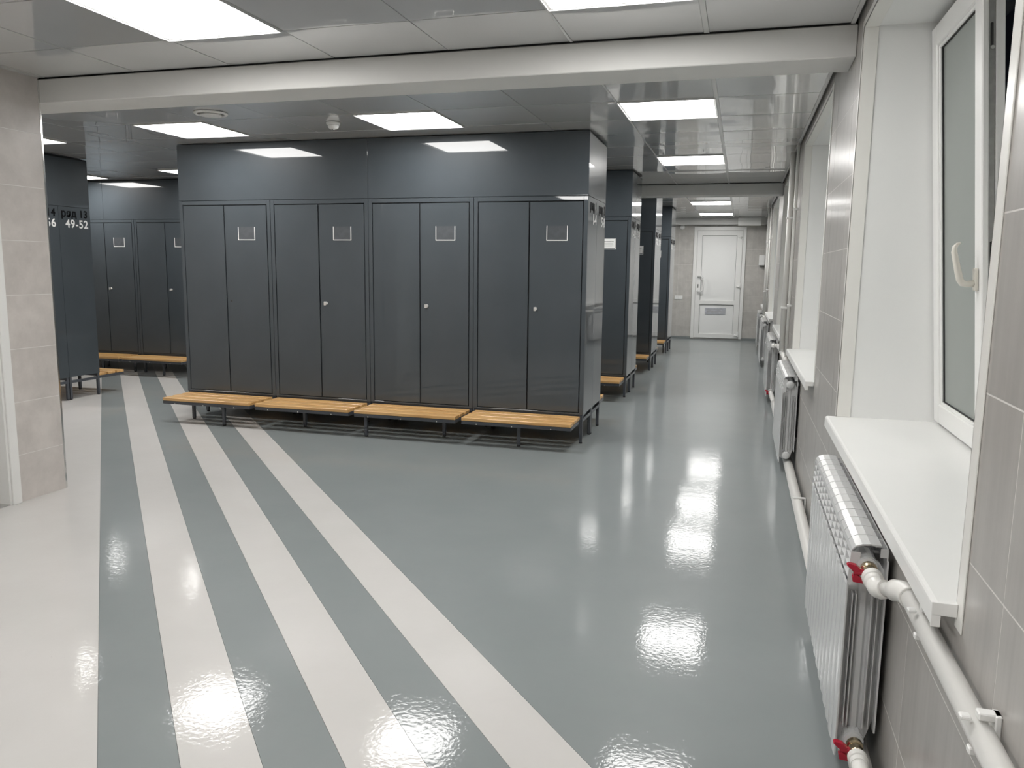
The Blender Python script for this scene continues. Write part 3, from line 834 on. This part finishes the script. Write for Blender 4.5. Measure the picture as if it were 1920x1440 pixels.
for u in range(4):
    stand('slatted bench on the hidden rear side of the near lockers, %s from the corridor' % ORD[3-u], -4*UW+hw+u*UW, GB, True, LEND, group='benches behind the near lockers')

# the three blocks further down the corridor: the corridor end lockers and their neighbours
BN = ['second', 'third', 'farthest']
for k in (1, 2, 3):
    y0 = 2.4*k
    for u in (0, 1):
        x = -hw-u*UW
        if u == 0:
            t = locker('dark grey locker facing the camera at the %s block end, marked row %d' % (BN[k-1], 2*k+1), x, y0, False, 'card' if k < 3 else 'plain', 'corridor end lockers facing the camera')
            lettering(t, False, str(2*k+1), '%d-%d' % (8*k+1, 8*k+4))
            tb = locker('dark grey locker end panel marked row %d, far half of the %s block' % (2*k+2, BN[k-1]), x, y0+GB, True, 'plain', 'corridor end lockers facing away')
            lettering(tb, True, str(2*k+2), '%d-%d' % (8*k+5, 8*k+8))
        else:
            locker('hidden dark grey locker, second from the corridor in the %s block' % BN[k-1], x, y0, False, 'plain', 'hidden lockers of the corridor blocks')
            locker('hidden dark grey locker facing away, second from the corridor in the %s block' % BN[k-1], x, y0+GB, True, 'plain', 'hidden lockers of the corridor blocks')
    stand('end of the slatted bench under the %s locker block from the camera' % BN[k-1], -hw, y0, False, [(0.005, -0.25), (hw-0.018, 0.015), (hw-0.018, LD-0.016), (-0.40, 0.37)], group='bench ends in the corridor')
    stand('bench on the far side of the %s locker block, only its legs showing' % BN[k-1], -hw, y0+GB, True, LEND, group='benches on the far side of the blocks')

# left hand blocks
for k, (y0, rows) in enumerate(((-0.10, ((14, '53-56'), (13, '49-52'))), (2.30, ((12, '45-48'), (11, '41-44'))))):
    for u in range(3 if k else 2):
        x = LEFT_X-hw-u*UW
        if k == 0:
            la = ['dark grey locker end panel marked row 14 beside the partition wall', 'hidden dark grey locker behind the partition, second in row 14'][u]
            lb = ['dark grey locker end panel marked row 13 and 49-52', 'hidden dark grey locker, second in row 13'][u]
            t = locker(la, x, y0, False, 'plain', 'lockers of rows 13 and 14')
            tb = locker(lb, x, y0+GB, True, 'plain', 'lockers of rows 13 and 14')
            if u == 0:
                lettering(t, False, '14', '53-56'); lettering(tb, True, '13', '49-52')
        else:
            la = ['dark grey locker in the left background, half hidden by the near row', 'dark grey locker in the left background with a label holder, beside the row 13 end', 'hidden dark grey locker in the left background behind row 13'][u]
            locker(la, x, y0, False, 'lock', 'lockers in the left background')
            locker('hidden dark grey locker behind the left background row, %s from its end' % ORD[u], x, y0+GB, True, 'plain', 'hidden lockers of the left background')
    lg = [(0.0, -0.25), (0.30, -0.25), (hw-0.018, 0.015), (hw-0.018, LD-0.016), (-0.40, 0.37)]
    if k == 0:
        stand('bench stand under the row 14 locker end beside the partition', LEFT_X-hw, y0, False, lg, group='benches of the left blocks')
        stand('bench behind the row 13 locker end with its slat tips showing', LEFT_X-hw, y0+GB, True, [(0.0, -0.185), (-hw+0.018, 0.015), (-hw+0.018, LD-0.016), (0.40, 0.37)], group='benches of the left blocks')
    else:
        for u in range(3):
            stand(['slatted bench in the left background, running behind the near row', 'slatted bench in the left background next to the row 13 end', 'hidden slatted bench in the left background behind row 13'][u], LEFT_X-hw-u*UW, y0, False, [(0.05, -0.20), (0.40, -0.05), (-0.35, -0.05), (-0.40, 0.37)], group='benches in the left background')

# filler panels between lockers and ceiling
ZL = ZB+LH
def filler(label, pieces, mats='filler', ends=()):
    t = thing('filler_panel', label, 'panel', (0, 0, 0), 0, 'dark sheet metal panels above the lockers')
    for nm, bx in pieces:
        ob(nm, boxes(nm, [bx], mats, 0.0015), t)
    return t
def block_filler(name, x0, x1, y0, split):
    top = ZC-0.0045
    n = 2 if split else 1
    pcs = []
    for k in range(n):
        a = x0+(x1-x0)*k/n; b_ = x0+(x1-x0)*(k+1)/n
        pcs.append(('front_sheet', (a+0.001, b_-0.001, y0+0.001, y0+0.006, ZL+0.003, top)))
    pcs.append(('back_sheet', (x0+0.001, x1-0.001, y0+GB-0.006, y0+GB-0.001, ZL+0.003, top)))
    pcs.append(('end_sheet', (x1-0.006, x1-0.0005, y0+0.0065, y0+GB-0.0065, ZL+0.003, top-0.012)))
    pcs.append(('end_sheet', (x0+0.0005, x0+0.006, y0+0.0065, y0+GB-0.0065, ZL+0.003, top)))
    t = filler(name, pcs)
    ob('closing_strip', boxes('closing_strip', [(x1-0.02, x1-0.007, y0+0.007, y0+GB-0.007, top-0.016, top)], 'recess'), t)
block_filler('dark sheet metal panel above the near locker row, two sheets with lamp reflections', -4*UW, 0.0, 0.0, True)
for k in (1, 2, 3):
    block_filler('dark sheet metal panel above the %s locker block down the corridor' % BN[k-1], -2*UW, 0.0, 2.4*k, False)
block_filler('dark sheet metal panel above the row 13 and 14 locker ends', LEFT_X-2*UW, LEFT_X, -0.10, False)
block_filler('dark sheet metal panel above the lockers in the left background', LEFT_X-3*UW, LEFT_X, 2.30, True)

# ------------------------------------------------------------------ radiators
XFp = 1.427
def section_mesh():
    """one sectional radiator element, 80 mm wide, y in -0.04..0.04, absolute x and z"""
    bm = bmesh.new()
    n = 6
    # convex front plate
    A = [(XFp+0.0022*((2*k/n-1)**2), -0.0392+0.0784*k/n) for k in range(n+1)]
    poly = [(x, y) for x, y in A]+[(XFp+0.006, 0.0392), (XFp+0.006, -0.0392)]
    add_prism(bm, poly, 'z', 0.066, 0.545)
    # thin web with the side profile, water tube and ribs
    web = [(XFp+0.005, 0.100), (XFp+0.03, 0.088), (1.502, 0.10), (1.521, 0.165), (1.521, 0.58), (1.508, 0.60), (XFp+0.040, 0.615), (XFp+0.034, 0.555), (XFp+0.005, 0.525)]
    add_prism(bm, web, 'y', -0.0085, 0.0085)
    add_prism(bm, [(1.468, -0.018), (1.480, -0.018), (1.487, -0.008), (1.487, 0.008), (1.480, 0.018), (1.468, 0.018), (1.461, 0.008), (1.461, -0.008)], 'z', 0.10, 0.62)
    for zz in (0.118, 0.60):
        add_tube(bm, [(XC, -0.039, zz), (XC, 0.039, zz)], 0.026, 12)
    for xx in (1.446, 1.455, 1.494, 1.507):
        for s in (-1, 1):
            add_prism(bm, [(xx-0.0016, s*0.008), (xx-0.0009, s*0.033), (xx+0.0009, s*0.033), (xx+0.0016, s*0.008)], 'z', 0.15, 0.52)
    # rear plate
    add_box(bm, 1.520, 1.5245, -0.0385, 0.0385, 0.145, 0.615)
    # louvre openings between the front plate and the cap
    for zz, xx in ((0.566, XFp+0.002), (0.588, XFp+0.004), (0.610, XFp+0.006)):
        add_prism(bm, [(xx, zz), (xx+0.016, zz+0.003), (xx+0.016, zz+0.0045), (xx, zz+0.002)], 'y', -0.0392, 0.0392)
    for yy in (-0.0395, 0.0375):
        add_prism(bm, [(XFp+0.002, 0.545), (XFp+0.007, 0.634), (XFp+0.030, 0.634), (XFp+0.024, 0.545)], 'y', yy, yy+0.002)
    # arched top cap
    arc = [(XFp+0.006, 0.630), (XFp+0.009, 0.641), (XFp+0.017, 0.650), (XFp+0.032, 0.656), (XFp+0.052, 0.658), (XFp+0.078, 0.656)]
    low = [(x, z-0.004) for x, z in arc]
    low[0] = (XFp+0.010, 0.629)
    add_prism(bm, arc+low[::-1], 'y', -0.0381, 0.0381)
    # rear openings behind the cap
    for yy in (-0.0395, 0.0375):
        add_box(bm, XFp+0.076, 1.522, yy, yy+0.002, 0.625, 0.648)
    add_box(bm, 1.519, 1.522, -0.0385, 0.0385, 0.615, 0.648)
    return mesh_from_bm('section', bm, 'radiator')
XC = 1.474
SECT = section_mesh()
PLUG = lathe('end_plug', [(0.024, 0.0), (0.024, -0.010), (0.019, -0.012), (0.013, -0.013), (0.013, -0.018), (0.010, -0.019)], 'radiator', 'y', 20)
XC = 1.474
def radiator(label, y0, n, plugs, valves):
    t = thing('radiator', label, 'radiator', (0, y0, 0), 0, 'white sectional radiators under the windows')
    for k in range(n):
        ob('section', SECT, t, (0, 0.04+0.08*k, 0))
    for z in (0.60, 0.118):
        ob('end_plug', PLUG, t, (XC, 0.002, z))
    # wall brackets
    for yy in (0.12, 0.08*n-0.12):
        for z in (0.20, 0.58):
            ob('bracket', boxes('bracket', [(1.505, XW-0.001, yy-0.012, yy+0.012, z, z+0.02)], 'alu'), t)
    return t
RAD = [(-3.83, 13, 'nearest white radiator, with red valve handles at its end'), (-0.42, 13, 'second white radiator from the camera, its end closed by round plugs'), (2.58, 13, 'third white radiator from the camera, with a white pipe at its top'), (5.75, 13, 'fourth white radiator from the camera in the corridor'), (8.3, 13, 'farthest white radiator beside the far wall')]
for y0, n, lab in RAD:
    radiator(lab, y0, n, True, True)

def valve(parent, y, z, handle=True):
    """ball valve with red butterfly handle leaving the radiator end at (XC, y, z) towards -y"""
    vb = ob('valve_body', lathe('valve_body', [(0.017, 0), (0.0205, -0.002), (0.0205, -0.014), (0.016, -0.017), (0.0175, -0.026), (0.0185, -0.046), (0.0155, -0.049), (0.0155, -0.066)], 'brass', 'y', 18, (XC, y-0.014, z)), parent)
    if not handle: return vb
    hd = ob('valve_stem', lathe('valve_stem', [(0.006, -0.010), (0.006, -0.038), (0.006, -0.042), (0.003, -0.044)], 'chrome', 'x', 12, (XC, y-0.048, z)), vb)
    bm = bmesh.new()
    add_tube(bm, [(XC-0.016, y-0.048, z), (XC-0.040, y-0.048, z)], 0.0085, 12)
    add_prism(bm, [(XC-0.030, z+0.004), (XC-0.044, z+0.006), (XC-0.056, z+0.017), (XC-0.052, z+0.022), (XC-0.034, z+0.019), (XC-0.022, z+0.009)], 'y', y-0.056, y-0.040)
    add_prism(bm, [(XC-0.036, z-0.004), (XC-0.042, z-0.012), (XC-0.040, z-0.024), (XC-0.016, z-0.026), (XC-0.014, z-0.020), (XC-0.024, z-0.010)], 'y', y-0.056, y-0.040)
    ob('valve_handle', mesh_from_bm('valve_handle', bm, 'red'), vb)['label'] = 'red butterfly valve handle'
    return vb

def arcpts(p0, p1, p2, n=5):
    """smooth corner p0 -> p1 -> p2 (quadratic)"""
    a, b_, c = Vector(p0), Vector(p1), Vector(p2)
    return [tuple(a*(1-t)**2+b_*2*t*(1-t)+c*t*t) for t in [k/n for k in range(n+1)]]

def clip(parent, y, z):
    """plastic saddle clip holding the wall pipe"""
    bm = bmesh.new()
    add_box(bm, 1.508, XW, y-0.010, y+0.010, z+0.024, z+0.036, 0.002)
    add_box(bm, XW-0.010, XW, y-0.012, y+0.012, z-0.034, z+0.036, 0.002)
    add_box(bm, 1.484, 1.500, y-0.008, y+0.008, z+0.020, z+0.027, 0.002)
    add_box(bm, 1.500, 1.512, y-0.008, y+0.008, z-0.036, z-0.024, 0.002)
    ob('pipe_clip', mesh_from_bm('pipe_clip', bm, 'pvc'), parent)

def branch(label, y0, z, y_end, xz_end=(1.515, 0.645), clips=()):
    """valve, coupling, two elbows and the run along the wall, from a radiator end towards the camera"""
    t = thing('heating_pipe', label, 'pipe', (0, 0, 0), 0, 'white heating pipes on the window wall')
    valve(t, y0-0.004, z, y0 < 0)
    ya = y0-0.076
    ob('coupling', lathe('coupling', [(0.020, 0), (0.0245, -0.002), (0.0245, -0.024), (0.0215, -0.026), (0.0215, -0.050)], 'pipe', 'y', 20, (XC, ya, z)), t)
    p1 = (XC, ya-0.046, z); xe, ze = xz_end
    e1 = [p1]+arcpts((XC, ya-0.058, z), (XC, ya-0.085, z-0.004), (XC+0.013, ya-0.108, z+(ze-z)*0.3))
    ob('elbow', tube('elbow', e1, 0.0215, 'pipe', 16), t)
    p2 = e1[-1]; p3 = (xe-0.009, ya-0.172, ze-(ze-z)*0.22)
    ob('pipe_run', tube('pipe_run', [p2, p3], 0.0165, 'pipe', 16), t)
    e2 = arcpts((p3[0]-0.009, p3[1]+0.020, p3[2]-(ze-z)*0.12), (xe, ya-0.190, ze), (xe, ya-0.232, ze))
    ob('elbow', tube('elbow', e2, 0.0245, 'pipe', 16), t)
    if y_end < ya-0.25:
        ob('pipe_run', tube('pipe_run', [(xe, ya-0.226, ze), (xe, y_end, ze)], 0.0205, 'pipe', 18), t)
    for c in clips: clip(t, c, ze)
    return t
branch('white heating pipe from the nearest radiator along the wall towards the camera', -3.83, 0.60, YN+0.02, (1.515, 0.645), (-4.26, -4.66))
t = branch('white heating pipe between the second and third radiators', 2.58, 0.60, 1.0, (1.512, 0.62), (1.9,))
ob('elbow', tube('elbow', arcpts((1.512, 1.02, 0.62), (1.512, 0.93, 0.62), (1.500, 0.86, 0.612))+arcpts((1.490, 0.80, 0.604), (1.478, 0.70, 0.60), (XC, 0.62, 0.60)), 0.0205, 'pipe', 16), t)
t = branch('white heating pipe at the top of the farthest radiator', 8.3, 0.60, 7.2, (1.512, 0.62))
ob('elbow', tube('elbow', arcpts((1.512, 7.22, 0.62), (1.512, 7.1, 0.62), (1.48, 6.9, 0.60)), 0.0205, 'pipe', 16), t)
# lower return: valve under the nearest radiator and the pipe along the floor
t = thing('heating_pipe', 'thick white return pipe along the wall foot, with a red valve handle', 'pipe', (0, 0, 0), 0, 'white heating pipes on the window wall')
ob('pipe_run', tube('pipe_run', [(1.495, 2.20, 0.052), (1.495, YN+0.05, 0.052)], 0.029, 'pipe', 18), t)
valve(t, -3.834, 0.118)
ob('coupling', lathe('coupling', [(0.020, 0), (0.0245, -0.002), (0.0245, -0.020), (0.0215, -0.022), (0.0215, -0.040)], 'pipe', 'y', 20, (XC, -3.906, 0.118)), t)
ob('elbow', tube('elbow', [(XC, -3.94, 0.118)]+arcpts((XC, -3.955, 0.118), (XC, -3.99, 0.116), (XC+0.012, -4.01, 0.10))+[(1.490, -4.03, 0.084)], 0.0205, 'pipe', 16), t)
for yy in (-1.35, 0.9):
    ob('pipe_clip', boxes('pipe_clip', [(1.466, XW-0.001, yy-0.008, yy+0.008, 0.080, 0.089), (1.530, XW-0.001, yy-0.010, yy+0.010, 0.01, 0.089)], 'pvc', 0.002), t)
t = thing('heating_pipe', 'white bent pipe at the bottom valve of the third radiator', 'pipe', (0, 0, 0), 0, 'white heating pipes on the window wall')
valve(t, 2.576, 0.118)
ob('elbow', tube('elbow', [(XC, 2.53, 0.118), (XC, 2.46, 0.118)]+arcpts((XC, 2.44, 0.118), (XC, 2.38, 0.11), (1.490, 2.34, 0.07))+[(1.495, 2.26, 0.055)], 0.0225, 'pipe', 16), t)

# vertical risers with clips
for (yy, x, r, lab) in ((1.46, 1.502, 0.024, 'thicker white vertical riser pipe beside the second window'), (0.98, 1.516, 0.013, 'thin white vertical riser pipe nearest the second window'), (7.55, 1.502, 0.024, 'thicker white vertical riser pipe near the far wall'), (7.05, 1.516, 0.013, 'thin white vertical riser pipe near the far wall')):
    t = thing('riser_pipe', lab, 'pipe', (x, yy, 0), 0, 'white vertical heating risers')
    ob('pipe_run', tube('pipe_run', [(0, 0, 0.645), (0, 0, ZC-0.002)], r, 'pipe', 14), t)
    for z in (1.02 if r > 0.02 else 1.06, 1.80 if r > 0.02 else 1.84):
        ob('pipe_clip', boxes('pipe_clip', [(-r-0.005, XW-x, -0.012, 0.012, z, z+0.022), (-r-0.005, r, -r-0.006, r+0.006, z+0.002, z+0.020)], 'pvc', 0.003), t)

# ------------------------------------------------------------------ small fittings
t = thing('ceiling_vent', 'round white ceiling vent in front of the near lockers', 'vent', (-2.40, -1.155, ZC))
ob('rim', lathe('rim', [(0.112, 0.0), (0.112, -0.006), (0.100, -0.014), (0.088, -0.010), (0.086, 0.0)], 'pvc', 'z', 36), t)
ob('disc', lathe('disc', [(0.030, 0.0), (0.070, -0.010), (0.070, -0.018), (0.062, -0.022), (0.010, -0.023)], 'pvc', 'z', 36), t)
t = thing('smoke_detector', 'small white smoke detector on the ceiling above the near lockers', 'smoke detector', (-1.745, -0.66, ZC))
ob('base', lathe('base', [(0.050, 0.0), (0.050, -0.012), (0.046, -0.018), (0.030, -0.018)], 'pvc', 'z', 28), t)
ob('sensor', lathe('sensor', [(0.036, -0.018), (0.040, -0.026), (0.036, -0.038), (0.024, -0.046), (0.008, -0.047)], 'pvc', 'z', 28), t)
ob('indicator', lathe('indicator', [(0.008, -0.0465), (0.008, -0.050), (0.004, -0.052)], 'chrome', 'z', 12), t)
t = thing('wall_sounder', 'round white alarm on the far wall left of the door', 'alarm', (-0.052, YF, 2.205))
ob('base', lathe('base', [(0.048, 0.0), (0.048, -0.02), (0.040, -0.034), (0.02, -0.038)], 'pvc', 'y', 28), t)
ob('centre', lathe('centre', [(0.018, -0.038), (0.016, -0.043), (0.006, -0.044)], 'pvc_panel', 'y', 18), t)
t = thing('wall_socket', 'double white socket on the far wall left of the door', 'socket', (-0.075, YF, 0.82))
for s in (-1, 1):
    p = ob('socket_plate', boxes('socket_plate', [(s*0.04-0.039, s*0.04+0.039, -0.012, 0.0, -0.040, 0.040)], 'pvc', 0.004, 2), t)
    ob('socket_face', lathe('socket_face', [(0.024, -0.012), (0.022, -0.016), (0.010, -0.013), (0.004, -0.0125)], 'pvc_panel', 'y', 20, (s*0.04, 0, 0)), p)
t = thing('wall_dispenser', 'small white box on the far wall beside the window wall', 'dispenser', (1.485, YF, 1.47))
ob('case', boxes('case', [(-0.055, 0.053, -0.10, 0.0, 0.0, 0.20)], 'white_vinyl', 0.012, 3), t)
ob('tray', boxes('tray', [(-0.045, 0.043, -0.085, -0.005, -0.012, 0.001)], 'gasket', 0.003), t)
